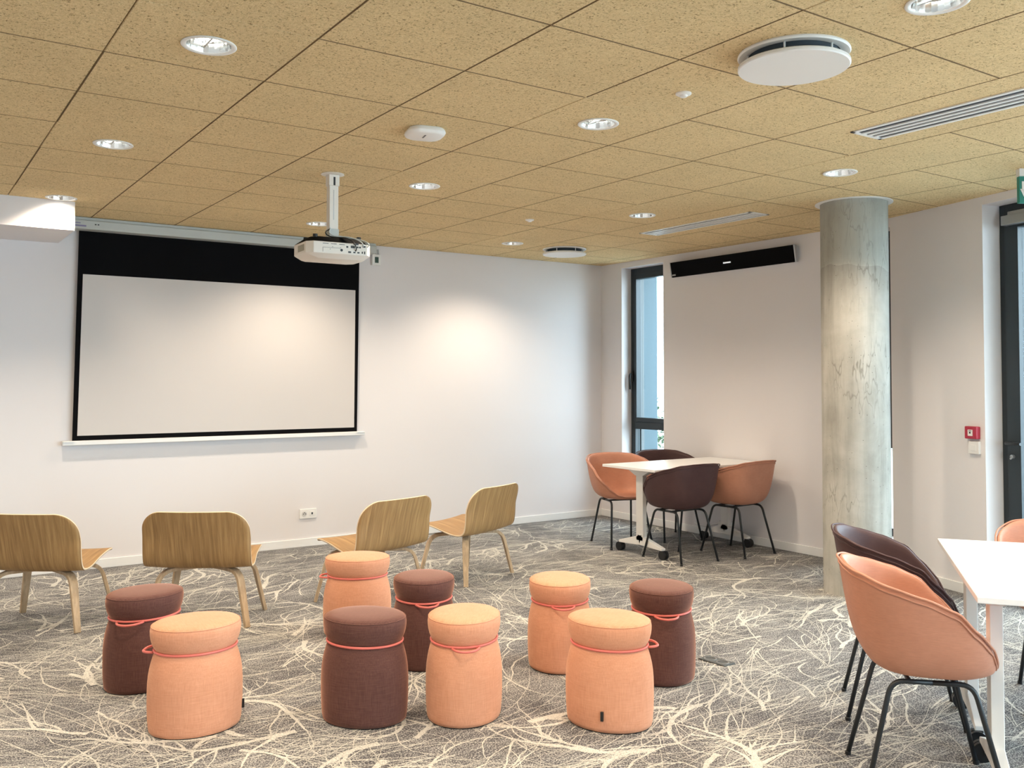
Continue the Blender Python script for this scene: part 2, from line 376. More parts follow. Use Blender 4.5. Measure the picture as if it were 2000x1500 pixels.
# left wall, rear wall (behind the viewer, with a window added for more daylight)
struct(MB().box((XL-TH, YN-TH, 0), (XL, YF, ZC+0.14)).build('wall_left', 'wall'))
wr = MB(); rx0, rx1, rz0, rz1 = 2.3, 3.95, 0.3, 2.5
wr.box((XL, YN-TH, 0), (rx0, YN, ZC+0.14)); wr.box((rx1, YN-TH, 0), (corner_n.x+0.4, YN, ZC+0.14))
wr.box((rx0, YN-TH, 0), (rx1, YN, rz0)); wr.box((rx0, YN-TH, rz1), (rx1, YN, ZC+0.14))
struct(wr.build('wall_rear', 'wall'))
# right wall, part 1, with tall narrow window
WY0, WY1, WZ0, WZ1 = 6.782, 7.413, 0.0, 2.64
w1m = MB()
w1m.box((6.43, WY1, 0), (6.43+TH, YF, ZC+0.14)); w1m.box((6.43, 4.56, 0), (6.43+TH, WY0, ZC+0.14))
w1m.box((6.43, WY0, WZ1), (6.43+TH, WY1, ZC+0.14)); w1m.box((6.43, WY0, 0), (6.43+TH, WY1, 0.30))
struct(w1m.build('wall_right', 'wall'))
# right wall part 2 (angled): window s 0.02-0.385, wall, door opening s>1.26
S2a, S2b, DS0, DS1, DZ = -0.0, 0.385, 1.26, 3.28, 2.645
w2m = MB()
w2m.wbox(S2a, S2b, 0, TH, 2.63, ZC+0.14); w2m.wbox(S2a, S2b, 0, TH, 0, 0.25)
w2m.wbox(S2b, DS0, 0, TH, 0, ZC+0.14); w2m.wbox(DS0, DS1, 0, TH, DZ, ZC+0.14)
w2m.wbox(DS1, 3.7, 0, TH, 0, ZC+0.14); w2m.wbox(3.7, 8.0, 0, TH, 0, 0.3); w2m.wbox(3.7, 8.0, 0, TH, 2.6, ZC+0.14)
w2m.wbox(8.0, (4.56-YN)/(-D2.y)+0.3, 0, TH, 0, ZC+0.14)
struct(w2m.build('wall_right_angled', 'wall'))
# soffit boxed in above the left of the screen
struct(MB().box((XL, 7.012, 2.5), (1.07, YF, ZC+0.14)).build('trim_1', 'wall'))
# skirting boards
struct(MB().box((XL, YF-0.014, 0), (6.43, YF, 0.07)).build('baseboard_back', 'base', bevel=0.003))
struct(MB().box((6.416, 4.57, 0), (6.43, YF-0.014, 0.07)).build('baseboard_right', 'base', bevel=0.003))
b2 = MB(); b2.wbox(0.02, DS0-0.002, -0.014, 0, 0, 0.07); struct(b2.build('baseboard_angled', 'base', bevel=0.003))

# ceiling: panels with bevelled joints
GX = lambda i: 0.0372+0.6198*i
GY = lambda j: 3.716+0.5795*j
ce = MB()
ce.box((XL-0.3, YN-0.3, ZC+0.13), (7.1, YF+0.3, ZC+0.2), 1)
GAP = 0.0016; CH_ = 0.004; TT = 0.03
def ring_panel(x0, x1, y0, y1, hole=None):
    if hole is None:
        vs = [(x0+GAP, y0+GAP, ZC+CH_), (x1-GAP, y0+GAP, ZC+CH_), (x1-GAP, y1-GAP, ZC+CH_), (x0+GAP, y1-GAP, ZC+CH_)]
        e = GAP+CH_*0.7
        vs += [(x0+e, y0+e, ZC), (x1-e, y0+e, ZC), (x1-e, y1-e, ZC), (x0+e, y1-e, ZC)]
        vs += [(x0+GAP, y0+GAP, ZC+TT), (x1-GAP, y0+GAP, ZC+TT), (x1-GAP, y1-GAP, ZC+TT), (x0+GAP, y1-GAP, ZC+TT)]
        ce.add(vs, [(0, 1, 5, 4), (1, 2, 6, 5), (2, 3, 7, 6), (3, 0, 4, 7)], 1); ce.add(vs, [(7, 6, 5, 4), (8, 9, 1, 0), (9, 10, 2, 1), (10, 11, 3, 2), (11, 8, 0, 3), (8, 9, 10, 11)])
    else:
        cx, cy, r = hole; n = 40; angs = sorted([2*math.pi*k/n for k in range(n)]+[math.atan2(b-cy, a-cx) % (2*math.pi) for a in (x0, x1) for b in (y0, y1)])
        A = []
        for e, z in ((GAP, ZC+TT), (GAP, ZC+CH_), (GAP+CH_*0.7, ZC)):
            for q in angs:
                c_, s_ = math.cos(q), math.sin(q)
                tx = ((x1-e-cx) if c_ > 0 else (x0+e-cx))/c_ if abs(c_) > 1e-6 else 1e9
                ty = ((y1-e-cy) if s_ > 0 else (y0+e-cy))/s_ if abs(s_) > 1e-6 else 1e9
                t_ = min(tx, ty); A.append((cx+c_*t_, cy+s_*t_, z))
        for z in (ZC, ZC+TT):
            for q in angs: A.append((cx+math.cos(q)*r, cy+math.sin(q)*r, z))
        N = len(angs); fs = []
        for k in range(4):
            for i in range(N):
                j = (i+1) % N; fs.append((k*N+i, k*N+j, (k+1)*N+j, (k+1)*N+i))
        ce.add(A, fs)
lights_xy = [(x, y) for x in LX for y in LY]
for i in range(-4, 11):
    x0, x1 = GX(i), GX(i+1)
    j = -13
    while j < 7:
        y0, y1 = GY(j), GY(j+1); jn = j+1
        if i == 6 and j < -1: y0, y1 = YN, GY(-1); jn = -1
        if i == 8 and j == 1: y1 = GY(4); jn = 4
        if y0 < YN: y0 = YN
        if y1 > YF: y1 = YF
        hole = None
        for (lx, ly) in lights_xy:
            if x0 < lx < x1 and y0 < ly < y1 and i != 6: hole = (lx, ly, 0.082)
        if y1 > y0: ring_panel(x0, min(x1, 6.75), y0, y1, hole)
        j = jn
struct(ce.build('ceiling', ['ceil', 'ceil_gap']))

# ---- round concrete column
COLX, COLY, COLR = 5.589, 3.978, 0.224
col = thing('concrete_column', 'round cast concrete column standing between the two table groups', 'column', (COLX, COLY, 0))
MB().lathe([(COLR, 0.0), (COLR, 2.71)], n=96, capb=True).build('shaft', 'concrete', col, smooth=True, autos=True)
cr = MB().lathe([(COLR+0.002, 0.0), (COLR+0.034, 0.0), (COLR+0.034, 0.006), (COLR+0.002, 0.006)], (0, 0, ZC-0.006), n=96, capb=False, capt=False)
cr.build('ceiling_collar', 'white_metal', col, smooth=True, autos=True)

# ---- windows -------------------------------------------------
def window_tall():
    fx0, fx1 = 6.56, 6.63
    f = MB()
    y0, y1 = WY0, WY1
    f.box((fx0, y1-0.065, 0.3), (fx1, y1, WZ1)); f.box((fx0, y0, 0.3), (fx1, y0+0.065, WZ1))
    f.box((fx0, y0+0.065, WZ1-0.06), (fx1, y1-0.065, WZ1)); f.box((fx0, y0+0.065, 0.3), (fx1, y1-0.065, 0.36))
    f.box((fx0, y0+0.065, 0.945), (fx1, y1-0.065, 1.02))
    w = f.build('window_1', 'frame', bevel=0.003); struct(w)
    s = MB(); a0, a1, z0, z1 = y0+0.065, y1-0.065, 1.02, WZ1-0.06
    s.box((fx0-0.012, a1-0.03, z0), (fx1-0.01, a1, z1)); s.box((fx0-0.012, a0, z0), (fx1-0.01, a0+0.03, z1))
    s.box((fx0-0.012, a0+0.03, z1-0.055), (fx1-0.01, a1-0.03, z1)); s.box((fx0-0.012, a0+0.03, z0), (fx1-0.01, a1-0.03, z0+0.045))
    s.build('sash', 'frame', w, bevel=0.003)
    g = MB().box((6.60, a0+0.03, z0+0.045), (6.606, a1-0.03, z1-0.055)); g.build('pane', 'glass', w)
    g = MB().box((6.60, a0, 0.36), (6.606, a1, 0.945)); g.build('pane', 'glass', w)
    sl = MB()
    sl.box((6.634, y1-0.075, 0.3), (6.65, y1-0.01, WZ1)); sl.box((6.665, y1-0.06, 0.3), (6.69, y1-0.01, WZ1)); sl.build('shutter_rail', 'grey_plate', w)
    h = MB(); h.box((6.535, y1-0.05, 1.44), (6.548, y1-0.028, 1.56)); h.tube([(6.548, y1-0.039, 1.52), (6.51, y1-0.039, 1.52), (6.505, y1-0.041, 1.50), (6.505, y1-0.043, 1.36)], 0.010)
    h.build('handle', 'black_plastic', w, smooth=True)
    # exterior reveal fin and soffit
    MB().box((6.634, 7.405, -0.1), (6.93, 7.47, 2.8)).build('exterior_fin', 'fin', w)
window_tall()
def window_two():
    f = MB(); s0, s1 = S2a, S2b
    f.wbox(s0, s0+0.05, 0.13, 0.20, 0.25, 2.63); f.wbox(s1-0.05, s1, 0.13, 0.20, 0.25, 2.63)
    f.wbox(s0+0.05, s1-0.05, 0.13, 0.20, 0.25, 0.31); f.wbox(s0+0.05, s1-0.05, 0.13, 0.20, 2.57, 2.63); f.wbox(s0+0.05, s1-0.05, 0.13, 0.20, 0.93, 1.0)
    w = f.build('window_2', 'frame'); struct(w)
    g = MB(); g.wbox(s0+0.05, s1-0.05, 0.14, 0.19, 1.0, 2.57); g.build('opening_panel', 'frame', w)
    g = MB(); g.wbox(s0+0.05, s1-0.05, 0.16, 0.166, 0.31, 0.93); g.build('pane', 'glass', w)
window_two()
def glazing(name, s0, s1, z0, z1, mull):
    f = MB(); o0, o1 = 0.15, 0.22
    f.wbox(s0, s0+0.07, o0, o1, z0, z1); f.wbox(s1-0.07, s1, o0, o1, z0, z1); f.wbox(s0+0.07, s1-0.07, o0, o1, z1-0.07, z1)
    f.wbox(s0+0.07, s1-0.07, o0, o1, z0, z0+0.05)
    for m_ in mull: f.wbox(m_-0.035, m_+0.035, o0, o1, z0+0.05, z1-0.07)
    return f
# glazed door in the angled wall
dr = glazing('door_1', DS0-0.02, DS1, 0.0, DZ, []).build('door_1', 'frame', bevel=0.002); struct(dr)
mid = (DS0+DS1)/2
for (a, b) in ((DS0+0.052, mid-0.003), (mid+0.003, DS1-0.072)):
    lf = MB(); lf.wbox(a, a+0.105, 0.135, 0.21, 0.055, DZ-0.075); lf.wbox(b-0.105, b, 0.135, 0.21, 0.055, DZ-0.075)
    lf.wbox(a+0.105, b-0.105, 0.135, 0.21, DZ-0.165, DZ-0.075); lf.wbox(a+0.105, b-0.105, 0.135, 0.21, 0.055, 0.16)
    l_ = lf.build('door_leaf', 'frame', dr, bevel=0.002)
    g = MB(); g.wbox(a+0.105, b-0.105, 0.17, 0.18, 0.16, DZ-0.165); g.build('pane', 'glass', l_)
hd = MB(); P = w2(DS0+0.085, 0.134, 1.045); Q = -N2
hd.tube([P, P+Q*0.05, P+Q*0.055+D2*0.02, P+Q*0.055+D2*0.12], 0.010); hd.lathe([(0.024, -0.006), (0.024, 0.006)], tuple(P+Q*0.006), n=20)
hd.build('handle', 'black_plastic', dr, smooth=True, autos=True)
ck = MB(); P = w2(DS0+0.100, 0.134, 0.955); ck.tube([P, P+Q*0.018], 0.014); ck.tube([P+Q*0.018, P+Q*0.04+D2*0.012+Vector((0, 0, -0.012))], 0.006)
ck.build('lock_cylinder', 'steel', dr, smooth=True, autos=True)
cl = MB(); cl.wbox(DS0+0.07, DS0+0.36, 0.085, 0.134, DZ-0.15, DZ-0.085); cl.wbox(DS0+0.11, DS0+0.32, 0.10, 0.15, DZ-0.085, DZ-0.06)
cl.build('door_closer', 'steel', dr, bevel=0.004)
m_ = MB(); 
for _k in range(7): m_.wbox(0.30+0.13*_k, 0.30+0.13*_k+0.11, 0.80, 0.86, -0.1, 2.8)
m_.wbox(0.30, 1.20, 0.86, 0.88, -0.1, 2.8); m_.build('exterior_fin', 'fin', dr)  # dark slats added outside to block bright sky behind the door glass
# second glazing nearer the viewer, and rear window, both unseen, added for daylight
wd = glazing('window_3', 3.7, 8.0, 0.3, 2.6, [5.1, 6.5]).build('window_3', 'frame'); struct(wd)
g = MB(); g.wbox(3.77, 7.93, 0.18, 0.186, 0.35, 2.53); g.build('pane', 'glass', wd)
rw = MB()
for x in (rx0, (rx0+rx1)/2-0.03, rx1-0.06): rw.box((x, YN-0.22, rz0), (x+0.06, YN-0.15, rz1))
rw.box((rx0, YN-0.22, rz0), (rx1, YN-0.15, rz0+0.06)); rw.box((rx0, YN-0.22, rz1-0.06), (rx1, YN-0.15, rz1))
rwo = rw.build('window_4', 'frame'); struct(rwo)
MB().box((rx0+0.06, YN-0.19, rz0+0.06), (rx1-0.06, YN-0.184, rz1-0.06)).build('pane', 'glass', rwo)
# outside
gr = MB().box((-14, -16, -0.35), (26, 22, -0.2)); o = gr.build('paving', 'concrete_out'); struct(o)
hg = MB(); hx, hy = 9.5, 8.6
for k in range(2600):
    x = random.uniform(8.9, 10.4); y = random.uniform(7.2, 11.2); z = random.uniform(-0.2, 1.12+0.12*math.sin(y*5)); a = random.uniform(0, 6.28); b = random.uniform(-1, 1); l = 0.05
    d = Vector((math.cos(a)*math.cos(b), math.sin(a)*math.cos(b), math.sin(b))); e = d.cross(Vector((0.3, 0.2, 1))).normalized()
    p = Vector((x, y, z)); hg.add([p-d*l, p+e*l*0.5, p+d*l, p-e*l*0.5], [(0, 1, 2, 3)])
o = hg.build('hedge', 'leaf'); tag(o, 'low green hedge outside the narrow corner window', 'hedge', kind='stuff')

# ================================================================ CEILING FITTINGS
def make_downlight():
    t = thing('downlight', 'x', 'ceiling light', (0, 0, ZC), 0, 'round recessed downlights')
    MB().lathe([(0.079, 0.0), (0.099, 0.0), (0.100, -0.003), (0.096, -0.006), (0.082, -0.004), (0.079, 0.0)], n=48, capb=False, capt=False).build('trim_ring', 'white_metal', t, smooth=True)
    vs = []; fs = []; n = 24
    prof = [(0.080, -0.002), (0.072, 0.03), (0.055, 0.065), (0.028, 0.09)]
    m_ = MB()
    m_.lathe(prof, n=n, capb=False, capt=True); m_.build('reflector', 'silver', t)
    b = MB()
    for s in (-1, 1): b.tube([(s*0.014, -0.045, 0.035), (s*0.014, -0.02, 0.03), (s*0.014, 0.02, 0.03), (s*0.014, 0.045, 0.035)], 0.009)
    b.build('lamp_tube', 'bulb', t, smooth=True)
    MB().box((-0.004, -0.07, 0.012), (0.004, 0.07, 0.02)).build('lamp_bracket', 'steel', t)
    return t
dlabels = {
 (0, 2): 'recessed downlight above the left pouf pair, nearest of the left ceiling row',
 (0, 3): 'recessed downlight halfway along the left ceiling row, between projector and left edge',
 (0, 4): 'recessed downlight right beside the white soffit box, casting an arc on it',
 (1, 4): 'small recessed downlight just behind the projector pole',
 (1, 3): 'recessed downlight to the right of the projector pole and beyond the access point',
 (1, 2): 'recessed downlight right of centre, between the small detector and the octagonal access point',
 (1, 1): 'large recessed downlight cut by the top edge of the picture',
 (2, 2): 'recessed downlight in front of the concrete column',
 (2, 3): 'recessed downlight beside the left end of the far linear grille',
 (2, 4): 'recessed downlight nearest the far corner, left of the small round air diffuser'}
proto = None
for (i, j), lb in dlabels.items():
    if proto is None: proto = make_downlight(); proto.location = (LX[i], LY[j], ZC); proto['label'] = lb
    else: dup(proto, (LX[i], LY[j], ZC), 0, lb)
def make_disc():
    t = thing('air_diffuser', 'x', 'air diffuser', (0, 0, ZC), 0, 'round white air diffusers')
    MB().lathe([(0.165, 0.0), (0.205, 0.0), (0.207, -0.006), (0.203, -0.012), (0.170, -0.010)], n=72, capb=False, capt=False).build('mounting_ring', 'white_metal', t, smooth=True, autos=True)
    MB().lathe([(0.168, -0.002), (0.150, -0.040)], n=72, capb=True, capt=True).build('throat', 'dark_void', t, smooth=True, autos=True)
    MB().lathe([(0.150, -0.038), (0.200, -0.040), (0.206, -0.044), (0.206, -0.054), (0.202, -0.058), (0.0, -0.058)], n=72, capb=True, capt=False).build('face_plate', 'white_metal', t, smooth=True, autos=True)
    for k in range(6):
        a = k*math.pi/3+0.5; MB().tube([(0.175*math.cos(a), 0.175*math.sin(a), -0.006), (0.175*math.cos(a), 0.175*math.sin(a), -0.042)], 0.004, 8).build('spacer', 'white_metal', t, smooth=True)
    return t
ad = make_disc(); ad.location = (2.826, 2.267, ZC); ad['label'] = 'large round white air diffuser on the near right of the ceiling'
dup(ad, (5.30, 6.93, ZC), 0, 'far round white air diffuser close to the back wall corner')
def grille(x0, x1, y0, y1, label):
    t = thing('linear_grille', label, 'air grille', ((x0+x1)/2, (y0+y1)/2, ZC), 0, 'linear slot air grilles')
    hx, hy = (x1-x0)/2, (y1-y0)/2
    f = MB(); f.box((-hx, -hy, -0.006), (-hx+0.022, hy, 0.0)); f.box((hx-0.022, -hy, -0.006), (hx, hy, 0.0))
    f.box((-hx, hy-0.022, -0.006), (hx, hy, 0.0)); f.box((-hx, -hy, -0.006), (hx, -hy+0.022, 0.0)); f.build('frame', 'white_metal', t, bevel=0.001)
    MB().box((-hx+0.02, -hy+0.02, -0.0015), (hx-0.02, hy-0.02, 0.0)).build('slot_backing', 'slot', t)  # dark colour paints in the shade that deeper slots would hold
    w = (2*hx-0.044); n = 4
    for k in range(1, n):
        c = -hx+0.022+w*k/n
        MB().box((c-0.011, -hy+0.022, -0.007), (c+0.011, hy-0.022, -0.001)).build('blade', 'white_metal', t)
    return t
grille(3.955, 4.195, 0.2, 2.83, 'near linear slot grille running off the right edge of the picture')
grille(5.235, 5.445, 4.60, 5.81, 'far linear slot grille left of the concrete column')
def detector(x, y, label):
    t = thing('ceiling_sensor', label, 'sensor', (x, y, ZC), 0, 'small white ceiling sensors')
    MB().lathe([(0.034, 0.0), (0.034, -0.005), (0.030, -0.008), (0.018, -0.010), (0.016, -0.016), (0.010, -0.019), (0, -0.019)], n=32, capb=True, capt=False).build('cover', 'white_plastic', t, smooth=True, autos=True)
detector(2.826, 2.85, 'small white ceiling sensor near the large round air diffuser')
detector(4.098, 5.80, 'tiny white ceiling sensor between the projector and the far grille')
# access point (rounded octagonal square, turned)
ap = thing('wireless_access_point', 'white octagonal wireless access point with a dark slot on the ceiling', 'access point', (2.19, 4.0, ZC), math.radians(-14))
def rounded(h, r, n=6):
    out = []
    for cx, cy, a0 in ((h-r, h-r, 0), (-h+r, h-r, 90), (-h+r, -h+r, 180), (h-r, -h+r, 270)):
        for k in range(n+1):
            a = math.radians(a0+90*k/n); out.append((cx+r*math.cos(a), cy+r*math.sin(a)))
    return out
m_ = MB(); prev = None; vs = []; N_ = None; lev = [(0.085, 0.0), (0.092, -0.008), (0.095, -0.020), (0.090, -0.030), (0.078, -0.036)]
for h, z in lev:
    rr = rounded(h, h*0.62); N_ = len(rr); vs += [(x, y, z) for x, y in rr]
fs = [(k*N_+i, k*N_+(i+1) % N_, (k+1)*N_+(i+1) % N_, (k+1)*N_+i) for k in range(len(lev)-1) for i in range(N_)]
fs += [tuple(range(N_)), tuple((len(lev)-1)*N_+i for i in range(N_))]
m_.add(vs, fs); m_.build('casing', 'white_plastic', ap, smooth=True, autos=True)
MB().box((-0.012, -0.042, -0.0375), (-0.004, 0.012, -0.0355)).build('status_slot', 'black_plastic', ap)

# ================================================================ PROJECTOR
pr = thing('ceiling_projector', 'white projector with a black back hanging upside down from a ceiling pole', 'projector', (2.206, 5.18, 0))
MB().lathe([(0.068, 0.0), (0.070, -0.004), (0.055, -0.009), (0.0, -0.009)], (0, 0, ZC), n=40, capb=True, capt=False).build('ceiling_plate', 'proj_white', pr, smooth=True, autos=True)
pm = MB(); pm.box((-0.029, -0.024, 2.365), (0.029, 0.024, ZC-0.008)); pm.box((-0.034, -0.028, ZC-0.075), (0.034, 0.028, ZC-0.008))
pole = pm.build('pole', 'proj_white', pr, bevel=0.004)
MB().box((-0.006, -0.0295, ZC-0.072), (0.006, -0.0275, ZC-0.022)).build('pole_slot', 'black_plastic', pole)
MB().box((-0.004, -0.0252, 2.42), (0.0, -0.0235, 2.60)).build('pole_seam', 'steel', pole)
bk = MB(); bk.box((-0.03, -0.03, 2.315), (0.03, 0.03, 2.365)); bk.box((-0.10, -0.05, 2.300), (0.10, 0.05, 2.308))
for a in (0.6, 2.5, 3.8, 5.6): bk.tube([(0.02*math.cos(a), 0.02*math.sin(a), 2.308), (0.12*math.cos(a), 0.09*math.sin(a), 2.296)], 0.008, 8)
bk.build('bracket', 'grey_case', pr)
# body: local frame, rear faces the viewer (-y)
bw, bd, z0, z1 = 0.20, 0.145, 2.185, 2.268
body = MB()
def octo(w, d, cx, cy, z): return [(-w+cx, -d, z), (w-cx, -d, z), (w, -d+cy, z), (w, d-cy, z), (w-cx, d, z), (-w+cx, d, z), (-w, d-cy, z), (-w, -d+cy, z)]
L_ = [octo(bw-0.035, bd-0.03, 0.04, 0.04, z0-0.012), octo(bw, bd, 0.035, 0.04, z0+0.016), octo(bw, bd, 0.035, 0.04, z1)]
vs = [p for l in L_ for p in l]; fs = [(k*8+i, k*8+(i+1) % 8, (k+1)*8+(i+1) % 8, (k+1)*8+i) for k in range(2) for i in range(8)]
fs += [tuple(range(8)), tuple(16+i for i in range(8))]
body.add(vs, fs); bo = body.build('body', 'proj_white', pr, bevel=0.004); bo.rotation_euler = (0, 0, math.radians(-3))
tp = MB(); L_ = [octo(bw-0.002, bd-0.002, 0.035, 0.04, z1), octo(bw-0.045, bd-0.045, 0.04, 0.04, z1+0.034)]
vs = [p for l in L_ for p in l]; fs = [(i, (i+1) % 8, 8+(i+1) % 8, 8+i) for i in range(8)]+[tuple(range(8)), tuple(8+i for i in range(8))]
tp.add(vs, fs); to = tp.build('base_cover', 'screen_black', bo, bevel=0.003)
for sx in (-1, 1):
    for sy in (-1, 1):
        MB().lathe([(0.014, 0.0), (0.014, 0.018)], (sx*0.135, sy*0.085, z1+0.030), n=16).build('foot', 'black_plastic', bo)
MB().box((-bw-0.0015, -0.08, z0+0.03), (-bw+0.001, 0.03, z1-0.015)).build('vent', mat('vent_grille', (0.36, 0.34, 0.27), 0.6), bo)
pp = MB()   # connection panel on the rear face
for (x, z, w, h) in ((0.055, 0.030, 0.018, 0.010), (0.085, 0.030, 0.014, 0.008), (0.11, 0.030, 0.014, 0.008), (0.135, 0.032, 0.007, 0.012), (0.15, 0.032, 0.007, 0.016),
                     (0.075, 0.062, 0.026, 0.014), (0.105, 0.062, 0.010, 0.010), (0.12, 0.062, 0.010, 0.010), (0.145, 0.068, 0.02, 0.009), (0.095, 0.080, 0.032, 0.010), (0.04, 0.060, 0.012, 0.010)):
    MB().box((x-w/2, -bd-0.0012, z0+z-h/2), (x+w/2, -bd+0.002, z0+z+h/2)).build('connector_port', 'black_plastic', bo)
for (x, z) in ((0.005, 0.038), (-0.065, 0.040), (-0.05, 0.055), (0.0, 0.052)):
    r_ = 0.008 if x == 0.005 else 0.002; MB().tube([(x, -bd-0.0012, z0+z), (x, -bd+0.002, z0+z)], r_, 14).build('connector_port', 'black_plastic', bo)
lg = MB()
for k in range(3): lg.box((-0.11+k*0.05, -bd-0.0010, z0+0.070), (-0.075+k*0.05, -bd+0.001, z0+0.073))
lg.box((-0.11, -bd-0.0010, z0+0.048), (-0.002, -bd+0.001, z0+0.0495)); lg.box((-0.11, -bd-0.001, z0+0.022), (-0.1085, -bd+0.001, z0+0.0495))
lg.build('rear_markings', 'slot', bo)
for i_, pts in enumerate([[(-0.03, -0.03, 2.36), (-0.07, -0.05, 2.335), (-0.05, -0.06, 2.312), (0.0, -0.085, 2.305), (0.04, -0.13, 2.302), (0.07, -0.165, 2.27), (0.085, -0.165, 2.235), (0.085, -0.146, 2.222)],
            [(-0.02, -0.02, 2.37), (-0.05, -0.06, 2.33), (-0.01, -0.08, 2.31), (0.06, -0.12, 2.31), (0.11, -0.16, 2.285), (0.13, -0.165, 2.262), (0.13, -0.146, 2.25)],
            [(0.02, -0.02, 2.33), (0.06, -0.06, 2.312), (0.12, -0.10, 2.305), (0.17, -0.15, 2.28), (0.165, -0.16, 2.255), (0.15, -0.146, 2.25)]]):
    # smooth the cable
    P_ = [Vector(p) for p in pts]
    for _ in range(2):
        Q_ = [P_[0]]
        for a, b in zip(P_, P_[1:]): Q_ += [a*0.75+b*0.25, a*0.25+b*0.75]
        P_ = Q_+[P_[-1]]
    MB().tube(P_, 0.0035, 8).build('cable', 'black_plastic' if i_ < 1 else 'grey_case', pr, smooth=True)

# ================================================================ PROJECTION SCREEN
SY = 7.712
ps = thing('projection_screen', 'pulled-down projection screen with a black border on the back wall', 'projection screen', (2.4, 7.7, 0.95))
def quad_plate(m_, pts, y0, y1): m_.hexa([(x, y0, z) for x, z in pts]+[(x, y1, z) for x, z in pts])
def loc_(ob): ob.location = Vector(ob.location)-Vector((2.4, 7.7, 0.95)); return ob
m_ = MB(); quad_plate(m_, [(1.182, 0.993), (3.536, 0.993), (3.550, 2.62), (1.208, 2.62)], SY, SY+0.002)
loc_(m_.build('masking_cloth', 'screen_black', ps))
m_ = MB(); quad_plate(m_, [(1.217, 1.030), (3.507, 1.030), (3.511, 2.271), (1.240, 2.271)], SY-0.003, SY-0.0005)
loc_(m_.build('viewing_surface', 'screen', ps))
m_ = MB(); m_.box((1.114, SY-0.022, 0.957), (3.606, SY+0.022, 0.993)); bb = loc_(m_.build('bottom_bar', 'white_metal', ps, bevel=0.006))
MB().box((1.114, SY-0.03, 0.985), (1.196, SY-0.018, 0.989)).build('end_clip', 'white_plastic', bb); MB().box((3.524, SY-0.03, 0.985), (3.606, SY-0.018, 0.989)).build('end_clip', 'white_plastic', bb)
m_ = MB(); m_.box((1.08, 7.60, 2.605), (3.67, 7.747, 2.675)); cs = loc_(m_.build('case', 'grey_case', ps, bevel=0.008))
m_ = MB(); m_.box((1.08, 7.615, 2.675), (3.67, 7.747, 2.698)); m_.build('case_lid', 'grey_case', cs, bevel=0.004)
m_ = MB(); m_.box((1.10, 7.598, 2.622), (1.24, 7.601, 2.634)); m_.box((1.10, 7.598, 2.645), (1.20, 7.601, 2.652)); m_.build('sticker', mat('lilac_sticker', (0.22, 0.20, 0.36), 0.5), cs)
m_ = MB(); m_.box((1.30, 7.598, 2.640), (1.312, 7.601, 2.648)); m_.box((1.32, 7.598, 2.640), (1.332, 7.601, 2.648)); m_.build('screw', 'black_plastic', cs)
# control box beside the screen
cb = thing('switch_box', 'small white switch box with dark green rocker right of the screen case', 'switch', (3.725, 7.75, 2.565))
MB().box((-0.044, -0.035, -0.052), (0.044, 0.0, 0.052)).build('housing', 'white_plastic', cb, bevel=0.005)
MB().box((-0.018, -0.04, -0.028), (0.018, -0.034, 0.026)).build('rocker', 'dark_green', cb, bevel=0.002)
m_ = MB(); m_.tube([(-0.06, -0.03, 0.09), (-0.03, -0.03, 0.10), (-0.005, -0.03, 0.085), (0.0, -0.02, 0.05)], 0.009, 10)
m_.tube([(-0.06, -0.03, 0.08), (-0.02, -0.03, 0.082), (0.016, -0.03, 0.095), (0.024, -0.02, 0.05)], 0.007, 10); m_.build('conduit', 'grey_case', cb, smooth=True)
# wall socket under the screen
so = thing('wall_socket', 'white double wall socket low on the back wall', 'socket', (3.09, 7.75, 0.285))
MB().box((-0.078, -0.012, -0.042), (0.078, 0, 0.042)).build('plate', 'white_plastic', so, bevel=0.003)
MB().tube([(-0.036, -0.0125, 0), (-0.036, -0.016, 0)], 0.021, 24).build('outlet', mat('socket_insert', (0.62, 0.61, 0.60), 0.4), so, smooth=True, autos=True)
m_ = MB()
for x in (-0.046, -0.026): m_.tube([(x, -0.0155, 0.0), (x, -0.0175, 0.0)], 0.004, 10)
m_.tube([(-0.036, -0.0155, 0.011), (-0.036, -0.0175, 0.011)], 0.004, 10); m_.build('pin_hole', 'black_plastic', so)
MB().box((0.014, -0.015, -0.02), (0.056, -0.012, 0.02)).build('data_outlet', 'white_plastic', so, bevel=0.001)
MB().box((0.027, -0.0165, -0.008), (0.041, -0.0145, 0.010)).build('data_port', 'slot', so)

# ---- sound bar on the right wall
sb = thing('sound_bar', 'long black sound bar with silver ends high on the right wall', 'speaker', (6.43, 5.865, 2.537))
sl = 0.755
def bar_box(y0, y1, x0, x1, zt, zb, tilt=0.03): return [(-x1+tilt*0, y0, zb), (-x0, y0, zb), (-x0, y1, zb), (-x1, y1, zb), (-x1-tilt, y0, zt), (-x0, y0, zt), (-x0, y1, zt), (-x1-tilt, y1, zt)]
m_ = MB(); m_.hexa(bar_box(-sl+0.012, sl-0.012, 0.003, 0.034, 0.072, -0.066, 0.026)); m_.build('casing', 'grey_case', sb, bevel=0.004)
m_ = MB(); m_.hexa([(-0.044, -sl+0.012, -0.070), (-0.034, -sl+0.012, -0.070), (-0.034, sl-0.012, -0.070), (-0.044, sl-0.012, -0.070), (-0.070, -sl+0.012, 0.074), (-0.060, -sl+0.012, 0.074), (-0.060, sl-0.012, 0.074), (-0.070, sl-0.012, 0.074)])
gr_ = m_.build('grille_cloth', 'screen_black', sb)
